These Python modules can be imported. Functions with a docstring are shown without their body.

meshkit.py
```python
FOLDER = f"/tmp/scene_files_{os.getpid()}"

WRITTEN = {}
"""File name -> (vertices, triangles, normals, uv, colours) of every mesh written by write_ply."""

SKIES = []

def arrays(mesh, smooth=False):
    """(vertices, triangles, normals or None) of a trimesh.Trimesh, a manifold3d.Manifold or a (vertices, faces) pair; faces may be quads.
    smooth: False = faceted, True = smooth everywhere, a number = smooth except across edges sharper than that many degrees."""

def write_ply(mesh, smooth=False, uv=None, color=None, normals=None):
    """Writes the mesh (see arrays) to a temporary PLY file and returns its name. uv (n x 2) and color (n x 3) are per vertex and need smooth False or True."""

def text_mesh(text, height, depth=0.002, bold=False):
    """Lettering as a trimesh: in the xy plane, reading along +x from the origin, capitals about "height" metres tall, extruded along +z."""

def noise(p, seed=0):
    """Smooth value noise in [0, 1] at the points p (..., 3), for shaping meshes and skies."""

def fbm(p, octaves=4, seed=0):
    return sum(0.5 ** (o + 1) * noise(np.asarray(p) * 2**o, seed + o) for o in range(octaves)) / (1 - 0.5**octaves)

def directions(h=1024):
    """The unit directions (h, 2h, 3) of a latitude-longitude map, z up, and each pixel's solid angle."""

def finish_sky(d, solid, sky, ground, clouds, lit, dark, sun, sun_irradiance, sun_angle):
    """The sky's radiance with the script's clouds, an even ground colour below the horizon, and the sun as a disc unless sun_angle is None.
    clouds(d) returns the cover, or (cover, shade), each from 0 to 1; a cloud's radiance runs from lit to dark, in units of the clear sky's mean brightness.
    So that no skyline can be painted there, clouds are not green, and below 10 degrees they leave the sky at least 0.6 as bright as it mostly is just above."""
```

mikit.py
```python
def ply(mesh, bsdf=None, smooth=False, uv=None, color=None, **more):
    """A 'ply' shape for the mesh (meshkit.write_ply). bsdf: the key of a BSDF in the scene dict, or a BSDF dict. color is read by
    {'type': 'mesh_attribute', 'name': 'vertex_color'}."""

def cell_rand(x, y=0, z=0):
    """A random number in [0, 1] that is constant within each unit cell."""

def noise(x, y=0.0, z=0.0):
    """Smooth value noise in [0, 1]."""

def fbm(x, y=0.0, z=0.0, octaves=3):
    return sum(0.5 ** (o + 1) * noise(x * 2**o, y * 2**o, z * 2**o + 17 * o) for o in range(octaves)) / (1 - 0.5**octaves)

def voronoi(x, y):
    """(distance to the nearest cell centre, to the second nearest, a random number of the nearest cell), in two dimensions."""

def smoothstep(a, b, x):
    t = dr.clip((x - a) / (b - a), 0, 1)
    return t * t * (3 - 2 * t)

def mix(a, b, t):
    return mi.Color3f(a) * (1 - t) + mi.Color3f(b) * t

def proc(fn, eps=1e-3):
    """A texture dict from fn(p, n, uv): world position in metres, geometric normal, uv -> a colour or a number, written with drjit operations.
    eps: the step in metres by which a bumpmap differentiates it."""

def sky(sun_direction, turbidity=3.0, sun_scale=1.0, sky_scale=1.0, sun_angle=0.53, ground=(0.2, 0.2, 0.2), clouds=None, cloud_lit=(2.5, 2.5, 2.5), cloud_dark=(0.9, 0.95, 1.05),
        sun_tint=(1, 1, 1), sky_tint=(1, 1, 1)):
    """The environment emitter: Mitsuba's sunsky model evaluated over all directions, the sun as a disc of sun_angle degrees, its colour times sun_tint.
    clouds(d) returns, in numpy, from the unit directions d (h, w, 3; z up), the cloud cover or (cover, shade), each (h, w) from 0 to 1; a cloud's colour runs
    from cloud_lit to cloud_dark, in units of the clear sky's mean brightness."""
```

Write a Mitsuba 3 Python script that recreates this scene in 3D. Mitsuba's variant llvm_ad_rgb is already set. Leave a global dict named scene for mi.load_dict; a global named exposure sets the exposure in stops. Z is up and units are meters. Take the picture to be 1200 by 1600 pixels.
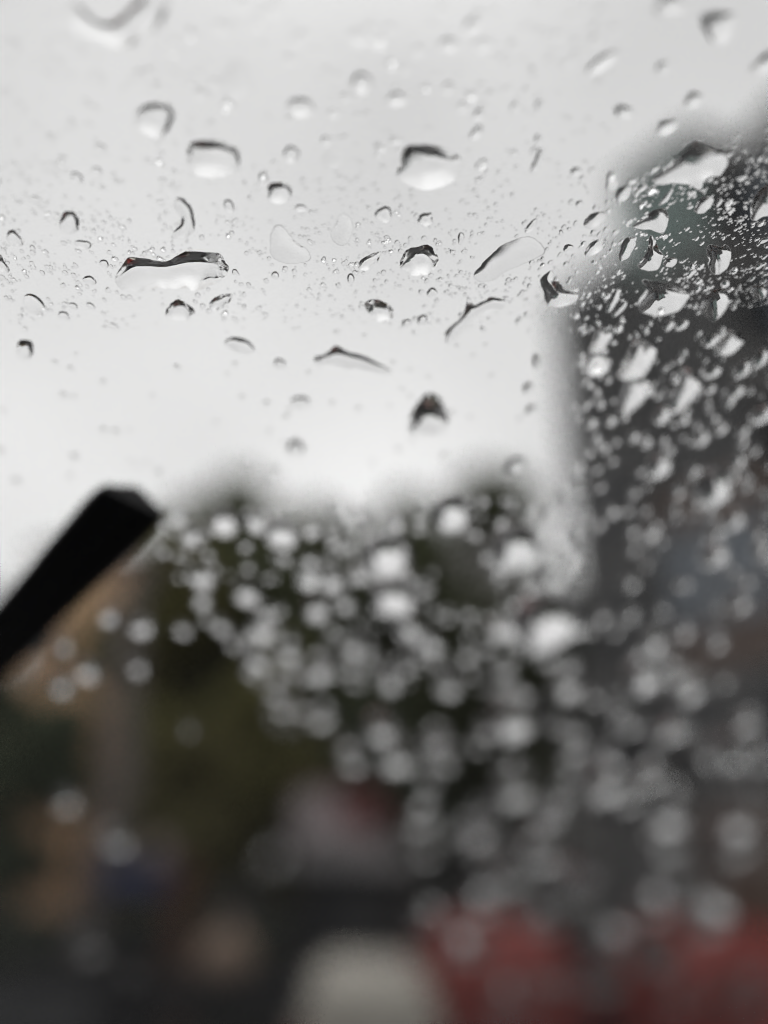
import math, random
import numpy as np, trimesh, mitsuba as mi, mikit, meshkit
import scipy.sparse as sp, scipy.sparse.linalg as spl
from scipy.spatial import Delaunay
import shapely, shapely.affinity
from shapely.geometry import Polygon
import drjit as dr

# ------------------------------------------------------------------ camera, sky, exposure
PITCH = math.radians(25.0)
EYE = np.array([0.0, -0.42, -0.10])          # a phone held inside the cab, lens close to the windscreen
F = np.array([0, math.cos(PITCH), math.sin(PITCH)])
U0 = np.array([0, -math.sin(PITCH), math.cos(PITCH)])
R = np.array([1.0, 0, 0])                     # level, across the street
ROLL = math.radians(2.2)                      # the phone is held a little crooked
RC, U = R * math.cos(ROLL) + U0 * math.sin(ROLL), U0 * math.cos(ROLL) - R * math.sin(ROLL)
ZF = 0.45                                     # focus distance
GROUND = -2.3                                 # road surface below the eye
scene = {}
scene['camera'] = {
    'type': 'thinlens', 'fov': math.degrees(2 * math.atan(0.5)), 'fov_axis': 'x',
    'aperture_radius': 0.5 * 94 * ZF / 1200, 'focus_distance': ZF, 'near_clip': 0.02, 'far_clip': 2000.0,
    'to_world': mi.ScalarTransform4f().look_at(origin=EYE.tolist(), target=(EYE + F).tolist(), up=U.tolist()),
}
def overcast(d):
    n = meshkit.fbm(d * 2.2 + 5.0, 3)
    up = np.clip((d[..., 2] - .80) / .2, 0, 1)            # an overcast sky is brightest overhead
    fall = .22 * np.clip((d[..., 2] - .40) / .4, 0, 1)
    return np.ones(d.shape[:2]), np.clip(0.74 + fall + .8 * (n - 0.5) - .68 * up * up * (3 - 2 * up), 0, 1)
scene['sky'] = mikit.sky((-0.3, -0.5, 0.8), turbidity=6, sun_scale=0.02, sun_angle=80, clouds=overcast,
                         cloud_lit=(3.7, 3.7, 3.67), cloud_dark=(2.1, 2.1, 2.09), ground=(0.06, 0.06, 0.06))
exposure = 1.42

labels = {}
rng = np.random.default_rng(7)
random.seed(7)

def ray(x, y):
    return RC * (x - 600) / 1200 + U * (800 - y) / 1200 + F
def at(x, y, dist):
    """the point seen at this place of the photograph, dist metres in front of the eye (along the street)"""
    d = ray(x, y)
    return EYE + d * (dist / d[1])

# ------------------------------------------------------------------ materials
def mat(name, d): scene[name] = d; return name
def tone(name, col, var=0.25, freq=2.0, rough=0.8, spec=0.3):
    c = np.array(col)
    def fn(p, n, uv):
        t = mikit.fbm(p.x * freq, p.y * freq, p.z * freq, 3)
        return mi.Color3f(*[float(v) for v in c]) * (1 + var * 2 * (t - 0.5))
    return mat(name, {'type': 'twosided', 'bsdf': {'type': 'principled', 'base_color': mikit.proc(fn), 'roughness': rough, 'specular': spec}})
def plain(name, col, rough=0.6, spec=0.4, **k):
    return mat(name, {'type': 'twosided', 'bsdf': {'type': 'principled', 'base_color': {'type': 'rgb', 'value': list(col)}, 'roughness': rough, 'specular': spec, **k}})
mat('water_material', {'type': 'dielectric', 'int_ior': 1.33, 'ext_ior': 1.0})
mat('pane_material', {'type': 'thindielectric', 'int_ior': 1.36, 'ext_ior': 1.0})
tone('asphalt', (.016, .016, .017), .5, 3.0, .9, .05)
tone('pavement_stone', (.12, .115, .11), .3, 1.5)
tone('slate_render', (.25, .246, .242), .2, .8)
tone('charcoal_cladding', (.15, .15, .15), .2, .6)
tone('brown_cladding', (.15, .105, .085), .3, .9)
tone('grey_wall', (.26, .255, .245), .25, .7)
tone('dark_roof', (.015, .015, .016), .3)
tone('tan_plaster', (.74, .48, .30), .2, .5)
tone('bark', (.07, .055, .042), .4, 4)
tone('pale_bark', (.17, .15, .14), .3, 4)
tone('rust_timber', (.10, .05, .03), .3, 3)
def leaf_fn(name, col):
    c = [float(v) for v in col]
    def fn(p, n, uv):
        return mi.Color3f(*c) * (.6 + .8 * mikit.fbm(p.x * .9, p.y * .9, p.z * .9, 3))
    mat(name, {'type': 'principledthin', 'base_color': mikit.proc(fn), 'roughness': .7, 'diff_trans': .9, 'spec_trans': 0.0})
for k, c in enumerate([(.25, .24, .11), (.20, .22, .13), (.23, .215, .11), (.15, .175, .12)]):
    leaf_fn(f'leaf_material_{k}', c)
plain('teal_glass', (.20, .29, .27), .25, .5)
plain('blue_glass', (.17, .20, .235), .2, .5)
plain('dark_glass', (.02, .022, .025), .12, .5)
plain('metal_frame', (.04, .04, .042), .4)
plain('black_rubber', (.006, .006, .007), .7, .2)
plain('black_plastic', (.008, .008, .009), .5, .3)
plain('pale_paint', (.74, .70, .62), .35, .5, clearcoat=.6)
plain('red_paint', (.32, .045, .035), .35, .5, clearcoat=.6)
plain('grey_paint', (.012, .012, .013), .6, .1)
plain('tyre_rubber', (.012, .012, .012), .8, .2)
plain('lamp_red', (.30, .02, .015), .3)
plain('blue_canvas', (.04, .047, .11), .8)
plain('white_board', (.40, .36, .37), .5)
plain('red_board', (.15, .04, .04), .5)
plain('grey_canvas', (.26, .26, .265), .8)
plain('tan_canvas', (.30, .22, .17), .8)
plain('pink_board', (.42, .34, .32), .8)

def add(key, mesh, m, smooth=False):
    scene[key] = mikit.ply(mesh, m, smooth=smooth)
def tag(key, label, cat=None, group=None, kind=None):
    d = {'label': label}
    if cat: d['category'] = cat
    if group: d['group'] = group
    if kind: d['kind'] = kind
    labels[key] = d
def box(lo, hi):
    lo, hi = np.array(lo, float), np.array(hi, float)
    b = trimesh.creation.box(hi - lo); b.apply_translation((lo + hi) / 2); return b
def numbered(base, used={}):
    n = used.get(base, 0); used[base] = n + 1
    return base if n == 0 else f'{base}_{n:03d}'

# ------------------------------------------------------------------ the windscreen (a raked flat pane)
YF, YV, KX = 402.0, 1880.0, .045              # in the picture: height of the focus line and of the pane's vanishing line, and their slope
G_N = RC * KX / (YV - YF) * 1200 - U * 1200 / (YV - YF) - F * (1 + (YF - 800 + 0.0) / (YV - YF))
G_N /= np.linalg.norm(G_N)
if G_N @ F < 0: G_N = -G_N                    # outward
O = EYE + ray(600, YF) * ZF
G_R = R - G_N * (R @ G_N); G_R /= np.linalg.norm(G_R)       # across the glass
G_UP = np.cross(G_N, G_R)
if G_UP[2] < 0: G_UP = -G_UP                  # up the glass
def on_glass(x, y):
    """(across, up) coordinates on the glass of the place seen at this point of the photograph"""
    d = ray(x, y)
    p = EYE + d * ((O - EYE) @ G_N / (d @ G_N)) - O
    return np.array([p @ G_R, p @ G_UP])
def glass3(uv, h=0.0):
    uv = np.atleast_2d(uv)
    return O + uv[:, :1] * G_R + uv[:, 1:2] * G_UP + np.reshape(h, (-1, 1)) * G_N
lo, hi = on_glass(600, 1720)[1], on_glass(600, -260)[1]
def pane():
    v = glass3(np.array([(-1.75, lo), (1.75, lo), (1.05, hi), (-1.05, hi)]), -0.0012)
    return trimesh.Trimesh(v, [[0, 1, 2], [0, 2, 3]], process=False)
add('windscreen', pane(), 'pane_material')
tag('windscreen', 'sloping clear car windscreen covered all over with raindrops', 'windscreen')

# the dark cabin we look out of: roof lining over the glass, dashboard below it
top_e, bot_e = glass3((0, hi))[0], glass3((0, lo))[0]
tone('cabin_cloth', (.02, .02, .021), .2, 6, .9, .1)
def quad(p): return trimesh.Trimesh(np.array(p, float), [[0, 1, 2], [0, 2, 3]], process=False)
add('car_cabin__roof_lining', quad([(-1.2, top_e[1], top_e[2]), (1.2, top_e[1], top_e[2]), (1.2, -2.6, top_e[2] + .02), (-1.2, -2.6, top_e[2] + .02)]), 'cabin_cloth')
add('car_cabin__dashboard', quad([(-1.75, bot_e[1], bot_e[2] - .01), (1.75, bot_e[1], bot_e[2] - .01), (1.3, .15, -.95), (-1.3, .15, -.95)]), 'cabin_cloth')
add('car_cabin__firewall', quad([(-1.3, .15, -.95), (1.3, .15, -.95), (1.3, .15, -1.7), (-1.3, .15, -1.7)]), 'cabin_cloth')
add('car_cabin__floor', quad([(-1.3, .15, -1.7), (1.3, .15, -1.7), (1.3, -2.6, -1.7), (-1.3, -2.6, -1.7)]), 'cabin_cloth')
add('car_cabin__rear_wall', quad([(-1.3, -2.6, -1.7), (1.3, -2.6, -1.7), (1.2, -2.6, top_e[2] + .02), (-1.2, -2.6, top_e[2] + .02)]), 'cabin_cloth')
for x in (-1, 1):  # unseen solid sides added without windows, to keep skylight out of the drops
    k = numbered('car_cabin__sky_block_panel')
    add(k, quad([(x * 1.3, .15, -1.7), (x * 1.3, -2.6, -1.7), (x * 1.2, -2.6, top_e[2] + .02), (x * 1.2, top_e[1], top_e[2])]), 'cabin_cloth')
tag('car_cabin', 'dark car interior behind the raindrop covered windscreen', 'car interior')

# ------------------------------------------------------------------ raindrops
def px_size(x, y):
    """metres on the glass per pixel of the photograph, across and up, at this place"""
    a, b, c = on_glass(x, y), on_glass(x + 1, y), on_glass(x, y - 1)
    return abs(b[0] - a[0]), abs(c[1] - a[1])

def smooth_outline(pts, n, wob, seed):
    """closed Catmull-Rom curve through the points, with a little fine raggedness"""
    p = np.array(pts, float); k = len(p); out = []
    per = max(3, n // k)
    for i in range(k):
        a, b, c, d = p[i - 1], p[i], p[(i + 1) % k], p[(i + 2) % k]
        for t in np.arange(per) / per:
            out.append(.5 * (2 * b + (c - a) * t + (2 * a - 5 * b + 4 * c - d) * t * t + (3 * b - a - 3 * c + d) * t ** 3))
    out = np.array(out)
    if wob:
        q = np.c_[out * 0.12, np.full(len(out), seed)]
        off = np.stack([meshkit.fbm(q, 3, seed), meshkit.fbm(q + 31, 3, seed)], 1) - .5
        out = out + off * wob
    return out

def film_mesh(outline_uv, contact, lam, skew, seed, cells=26):
    """a water drop with this outline: the height is that of a liquid film held at its rim (screened Poisson equation)"""
    poly = Polygon(outline_uv).buffer(0)
    if poly.geom_type != 'Polygon': poly = max(poly.geoms, key=lambda g: g.area)
    x0, y0, x1, y1 = poly.bounds
    s = max(min(x1 - x0, y1 - y0) / cells, math.sqrt(poly.area) / (cells * 1.6))
    L = poly.exterior.length
    nb = max(24, int(L / (s * 1.0)))
    rim = np.array([poly.exterior.interpolate(t * L / nb).coords[0] for t in range(nb)])
    rings = [rim]
    for off in (0.35, .9):
        q = poly.buffer(-off * s)
        for g in getattr(q, 'geoms', [q]):
            if g.is_empty: continue
            l2 = g.exterior.length; m = max(8, int(l2 / s))
            rings.append(np.array([g.exterior.interpolate(t * l2 / m).coords[0] for t in range(m)]))
    gx, gy = np.meshgrid(np.arange(x0, x1, s), np.arange(y0, y1, s * .866))
    gx[1::2] += s / 2
    grid = np.c_[gx.ravel(), gy.ravel()]
    inner = poly.buffer(-1.5 * s)
    if not inner.is_empty:
        grid = grid[shapely.contains_xy(inner, grid[:, 0], grid[:, 1])]
        rings.append(grid)
    pts = np.vstack(rings)
    tri = Delaunay(pts).simplices
    c = pts[tri].mean(1)
    grown = poly.buffer(1e-3 * s)
    tri = tri[shapely.contains_xy(grown, c[:, 0], c[:, 1])]
    a, b, d = pts[tri[:, 0]], pts[tri[:, 1]], pts[tri[:, 2]]
    ar = .5 * ((b[:, 0] - a[:, 0]) * (d[:, 1] - a[:, 1]) - (b[:, 1] - a[:, 1]) * (d[:, 0] - a[:, 0]))
    keep = np.abs(ar) > 1e-4 * s * s
    tri, ar = tri[keep], ar[keep]
    tri[ar < 0] = tri[ar < 0][:, [0, 2, 1]]; ar = np.abs(ar)
    a, b, d = pts[tri[:, 0]], pts[tri[:, 1]], pts[tri[:, 2]]
    e = np.stack([d - b, a - d, b - a], 1)
    n = len(pts)
    I, J, V = [], [], []
    for i in range(3):
        for j in range(3):
            I.append(tri[:, i]); J.append(tri[:, j]); V.append((e[:, i] * e[:, j]).sum(1) / (4 * ar) + (ar / 12 * (2 if i == j else 1)) / lam ** 2)
    K = sp.csr_matrix((np.concatenate(V), (np.concatenate(I), np.concatenate(J))), (n, n))
    vh = (pts[:, 1] - y0) / (y1 - y0)
    size = math.sqrt(poly.area)
    src = np.exp(skew * (vh - .5)) * (0.15 + 1.7 * meshkit.fbm(np.c_[pts / size * 3.4, np.full(n, seed * 3.1)], 2, seed))
    fvec = np.zeros(n); np.add.at(fvec, tri.ravel(), np.repeat(ar / 3, 3)); fvec *= src
    free = np.arange(nb, n)
    h = np.zeros(n)
    h[free] = spl.spsolve(K[free][:, free].tocsc(), fvec[free])
    # scale so that the rim meets the glass at the contact angle
    near = [k for k in range(nb, nb + len(rings[1]))] if len(rings) > 1 else free
    slope = np.median(h[near]) / (.35 * s)
    h *= math.tan(math.radians(contact)) / slope
    h = np.maximum(h, 0)
    top = glass3(pts, h); base = glass3(pts, 0)
    return trimesh.Trimesh(np.vstack([top, base]), np.vstack([tri[:, ::-1], tri + n]), process=False)

def cap_mesh(c, ax, up, contact, rot=0.0, irregular=.12, seed=0, rings=6, seg=20, skew=.25):
    """a rounded drop: a spherical cap over an uneven rounded outline, its top pushed a little up the glass"""
    r = np.random.default_rng(seed)
    th = np.arange(seg) * 2 * math.pi / seg
    rad = 1 + irregular * sum(r.normal() * np.cos(k * th + r.uniform(0, 6.3)) / k for k in (2, 3, 4))
    co, si = math.cos(rot), math.sin(rot)
    ca = math.radians(contact); RR = 1 / math.sin(ca); H0 = RR * math.cos(ca)
    size = math.sqrt(ax * up)
    P, Hh = [(0, skew)], [RR - H0]
    for k in range(1, rings + 1):
        rho = math.sin(k / rings * math.pi / 2)
        x, y = rad * np.cos(th) * rho, rad * np.sin(th) * rho + skew * (1 - rho)
        P += list(zip(x, y)); Hh += [math.sqrt(max(RR * RR - rho * rho, 0)) - H0 if k < rings else 0.0] * seg
    P, Hh = np.array(P) * [ax, up], np.array(Hh) * size
    P = np.c_[P[:, 0] * co - P[:, 1] * si, P[:, 0] * si + P[:, 1] * co] + c
    f = [(0, 1 + j, 1 + (j + 1) % seg) for j in range(seg)]
    for k in range(rings - 1):
        for j in range(seg):
            p, q = 1 + k * seg + j, 1 + k * seg + (j + 1) % seg
            f += [(p, p + seg, q + seg), (p, q + seg, q)]
    f = np.array(f); n = len(P)
    rim = 1 + (rings - 1) * seg
    base = glass3(np.vstack([P[rim:], c]), 0)
    fb = np.array([(n + (j + 1) % seg, n + j, n + seg) for j in range(seg)])
    return np.vstack([glass3(P, Hh), base]), np.vstack([f, fb])[:, ::-1]

# outlines of the drops one can make out singly: (outline in the photograph, contact angle, label)
TRACED = [
 ([(182,428),(195,408),(203,401),(235,405),(258,409),(275,400),(290,393),(320,393),(342,396),(353,410),(358,420),(352,432),(335,443),(305,455),(290,451),(265,451),(240,450),(215,456),(190,452),(180,440)], 38, 'longest raindrop, a wide wavy bar with a thick black upper edge on pale sky'),
 ([(258,487),(268,474),(277,467),(286,470),(297,478),(304,487),(298,497),(280,501),(263,495)], 38, 'dome-shaped raindrop with black peaked top just under the long bar drop'),
 ([(327,476),(334,466),(348,459),(364,459),(358,472),(347,482),(334,485)], 34, 'slanted oval raindrop under the right end of the long bar drop'),
 ([(93,347),(99,334),(107,330),(118,334),(124,347),(121,362),(108,365),(95,358)], 36, 'round raindrop with black upper rim left of the comma drop'),
 ([(274,312),(283,308),(296,320),(304,340),(304,358),(292,370),(272,372),(268,368),(280,352),(283,342),(275,328)], 34, 'comma-shaped raindrop curling down above the long bar drop'),
 ([(300,222),(335,219),(368,230),(376,246),(370,268),(345,277),(312,276),(296,262),(292,240)], 34, 'broad squarish raindrop with dark line along its top, upper left sky'),
 ([(212,178),(228,163),(248,160),(266,165),(272,182),(262,205),(247,226),(238,215),(214,200)], 30, 'soft heart-shaped raindrop tapering downwards in the upper left'),
 ([(125,8),(150,33),(170,34),(190,24),(215,0),(235,-18),(266,-12),(262,15),(245,48),(215,66),(190,76),(160,66),(120,48),(103,25),(108,5)], 32, 'huge blurred crescent raindrop cut by the top edge, upper left corner'),
 ([(620,268),(632,232),(650,226),(680,228),(712,240),(724,255),(712,280),(690,292),(665,298),(640,290),(622,278)], 38, 'large raindrop with two black marks at its top, upper middle sky'),
 ([(418,296),(424,286),(440,284),(454,292),(456,305),(448,316),(432,318),(420,310)], 36, 'round raindrop with black arched rim right of the squarish drop'),
 ([(652,342),(660,333),(674,333),(676,348),(666,354),(655,350)], 36, 'small raindrop with dark cap below the large two-marked drop'),
 ([(569,480),(574,470),(588,467),(612,480),(613,497),(590,502),(575,494)], 42, 'raindrop hooded by a thick black hook in the middle of the sky'),
 ([(490,560),(510,552),(524,541),(545,549),(570,557),(600,572),(612,582),(590,585),(540,578),(505,575)], 42, 'wide flat raindrop with small dark peak and long tail to the right'),
 ([(638,664),(648,636),(668,614),(688,622),(700,656),(690,676),(665,680),(645,676)], 48, 'blurred raindrop shaped like a black bell, lowest dark one in the sky'),
 ([(625,412),(632,393),(650,385),(668,382),(682,395),(684,412),(670,428),(645,430),(630,422)], 38, 'raindrop with two dark triangles at its upper left, centre of sky'),
 ([(560,415),(566,404),(580,396),(595,393),(590,408),(575,422),(563,422)], 40, 'slanting raindrop with ragged black edge left of the two-triangle drop'),
 ([(695,522),(710,505),(725,490),(730,463),(740,476),(755,470),(768,463),(788,470),(785,482),(760,490),(735,507),(715,527),(700,537)], 44, 'branching raindrop with dark zigzag and pale trail, right of centre'),
 ([(845,435),(862,422),(866,438),(876,440),(880,450),(902,458),(900,472),(880,480),(862,478),(855,475),(848,455)], 46, 'raindrop split in two dark lobes at the corner of the tall building'),
 ([(1020,275),(1045,255),(1070,235),(1085,222),(1100,228),(1118,235),(1128,238),(1138,252),(1130,268),(1122,275),(1110,275),(1098,285),(1096,300),(1088,296),(1080,290),(1068,287),(1050,287),(1035,290),(1020,284)], 46, 'large ragged raindrop lying over the roof edge of the tall building'),
 ([(1085,325),(1095,310),(1110,307),(1116,312),(1108,326),(1095,334),(1086,332)], 48, 'bright bean-shaped raindrop just below the large ragged roof-edge drop'),
 ([(990,350),(1005,338),(1022,328),(1038,326),(1045,340),(1042,355),(1035,365),(1020,360),(1005,358),(992,356)], 48, 'bird-shaped raindrop with dark top in front of the teal glass corner'),
 ([(967,395),(972,378),(983,370),(995,372),(990,388),(980,404),(968,408)], 48, 'upright raindrop with dark left side on the left edge of the building'),
 ([(997,412),(1010,395),(1015,370),(1022,372),(1030,390),(1036,400),(1030,418),(1015,424),(1000,418)], 48, 'hooked bright raindrop second from the building edge'),
 ([(1037,410),(1046,402),(1057,404),(1055,413),(1047,418),(1039,416)], 48, 'small bright oval raindrop right of the hooked bright drop'),
 ([(1105,385),(1118,383),(1128,386),(1133,382),(1140,388),(1142,405),(1135,420),(1122,429),(1108,422),(1106,405)], 48, 'raindrop with dark left half and bright curved right half on the building'),
 ([(998,470),(1010,450),(1003,438),(1022,438),(1045,443),(1075,458),(1073,470),(1060,485),(1040,492),(1020,494),(1000,485)], 48, 'largest raindrop on the building, bright below and black above'),
 ([(1092,478),(1110,455),(1130,450),(1138,460),(1138,475),(1125,495),(1112,500),(1098,490)], 48, 'raindrop with brown upper part and slim bright lower edge on the building'),
 ([(1172,340),(1175,315),(1185,298),(1205,285),(1215,330),(1190,340),(1180,345)], 48, 'tall bright raindrop cut by the right edge of the picture'),
 ([(1170,450),(1180,445),(1192,447),(1198,455),(1192,468),(1182,468),(1175,460)], 48, 'dark ring-like raindrop with ragged bright rim near the right edge'),
 ([(962,305),(970,293),(984,290),(986,300),(978,312),(966,315)], 44, 'raindrop half dark, half white at the left end of the sloping roof'),
 ([(1030,318),(1040,302),(1052,294),(1050,303),(1040,316),(1030,321)], 48, 'narrow slanting raindrop on the teal glass corner'),
 ([(915,108),(925,97),(945,83),(968,78),(960,95),(940,110),(922,118)], 40, 'blurred slanting dark streak of a raindrop in the upper right sky'),
 ([(1095,25),(1110,18),(1145,20),(1150,30),(1140,60),(1120,70),(1100,50)], 38, 'blurred raindrop with dark bar near the top right corner'),
 ([(1172,102),(1185,88),(1205,80),(1215,95),(1205,112),(1180,114)], 40, 'blurred dark slanting raindrop cut by the right edge above the roof'),
 ([(958,170),(970,163),(990,170),(985,184),(968,184)], 40, 'small dark raindrop left of the other two above the roof'),
 ([(1026,207),(1030,192),(1055,187),(1055,200),(1040,210)], 40, 'small raindrop with dark bent rim just above the sloping roof'),
 ([(1068,160),(1075,146),(1085,143),(1098,150),(1095,162),(1080,167)], 40, 'small raindrop with dark peaked rim high above the roof'),
 ([(828,267),(836,248),(842,233),(850,238),(846,256),(838,270)], 44, 'slim upright dark raindrop below a faint dotted trail'),
 ([(733,217),(740,200),(750,194),(754,205),(744,218)], 44, 'lower of two small dark marks of rain right of the large two-marked drop'),
 ([(738,186),(743,172),(752,168),(755,178),(747,188)], 42, 'upper of two small dark marks of rain right of the large two-marked drop'),
 ([(912,350),(920,335),(940,331),(948,338),(935,352),(918,357)], 42, 'raindrop with dark upper left edge beside the building, upper of two'),
 ([(913,397),(922,380),(945,372),(942,388),(925,400)], 44, 'raindrop with dark grey wedge beside the building, lower of two'),
 ([(9,370),(20,358),(37,376),(34,383),(18,382)], 34, 'triangular raindrop near the left edge of the picture'),
 ([(-8,398),(2,400),(14,418),(12,426),(2,424),(-8,415)], 36, 'raindrop cut by the left edge beside the tiny droplets'),
 ([(26,541),(30,532),(45,531),(52,542),(50,555),(38,562),(28,554)], 46, 'lone raindrop with bold black cap at the left, below all others'),
 ([(425,360),(440,352),(462,378),(480,390),(485,405),(455,412),(425,400)], 24, 'wide faint film of water with one dark dash at its lower right'),
 ([(740,430),(770,395),(800,375),(830,370),(850,385),(845,400),(800,420),(760,440)], 22, 'broad faint smear of water sloping up to the right'),
 ([(968,582),(985,565),(988,548),(1010,545),(1022,550),(1015,572),(1000,588),(975,590)], 58, 'bright boot-shaped raindrop on the building, upper of the blurred pair'),
 ([(968,637),(980,612),(1000,598),(1012,602),(1008,620),(990,640),(972,646)], 60, 'bright slanting raindrop under the boot-shaped drop'),
 ([(1045,637),(1060,615),(1065,592),(1082,590),(1092,605),(1080,625),(1060,643)], 60, 'bright slanting raindrop right of the boot-shaped drop'),
 ([(912,577),(925,562),(945,557),(952,565),(945,580),(925,586)], 56, 'bright oval raindrop at the building edge left of the boot-shaped drop'),
 ([(923,545),(935,525),(950,518),(953,530),(938,548)], 56, 'bright narrow raindrop at the building edge above the oval one'),
 ([(1125,547),(1135,530),(1150,523),(1158,535),(1145,549),(1130,553)], 58, 'bright slanted raindrop near the right edge level with the boot-shaped drop'),
 ([(947,486),(952,470),(962,452),(970,452),(966,468),(955,486)], 50, 'thin bright upright raindrop left of the largest building drop'),
 ([(956,490),(968,478),(976,470),(980,474),(972,486),(960,494)], 50, 'thin bright slanted raindrop beside the largest building drop'),
 ([(838,577),(831,566),(834,552),(840,556),(844,570)], 50, 'small dark blurred raindrop left of the building edge'),
]
drop_info = []      # (key, px, py, size px)
def add_drop(v, f, label, group, px, py, size):
    key = numbered('raindrop')
    add(key, (v, f), 'water_material', smooth=True)
    tag(key, label, 'raindrop', group)
    drop_info.append((key, px, py, size))
    return key
taken = []
for k, (pts, contact, label) in enumerate(TRACED):
    o = smooth_outline(pts, 90, 4.0, k)
    uv = np.array([on_glass(x, y) for x, y in o])
    cx, cy = o.mean(0)
    over_wall = cx > 885 and cy > 210
    if contact >= 56: contact = 72
    if contact >= 56:                          # only the bright lower part of these shows; the drop goes on upwards
        o = np.c_[cx + (o[:, 0] - cx) * 1.15, o[:, 1].max() + 2 + (o[:, 1] - o[:, 1].max()) * 1.15]
    uv = np.array([on_glass(x, y) for x, y in o])
    a, b = px_size(cx, cy)
    sz = math.sqrt(np.ptp(o[:, 0]) * np.ptp(o[:, 1]))
    contact = (60 if sum(p[1] for p in pts) / len(pts) > 380 else 52) if 30 <= contact < 46 else contact
    m = film_mesh(uv, contact, 34 * a, 1.3 if over_wall else -3.0 if 'bell' in label else -1.2 if cy > 380 else -.2, k, cells=30)
    add_drop(m.vertices, m.faces, label, None, cx, cy, sz)
    taken.append((Polygon(o).buffer(0), None))
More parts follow.
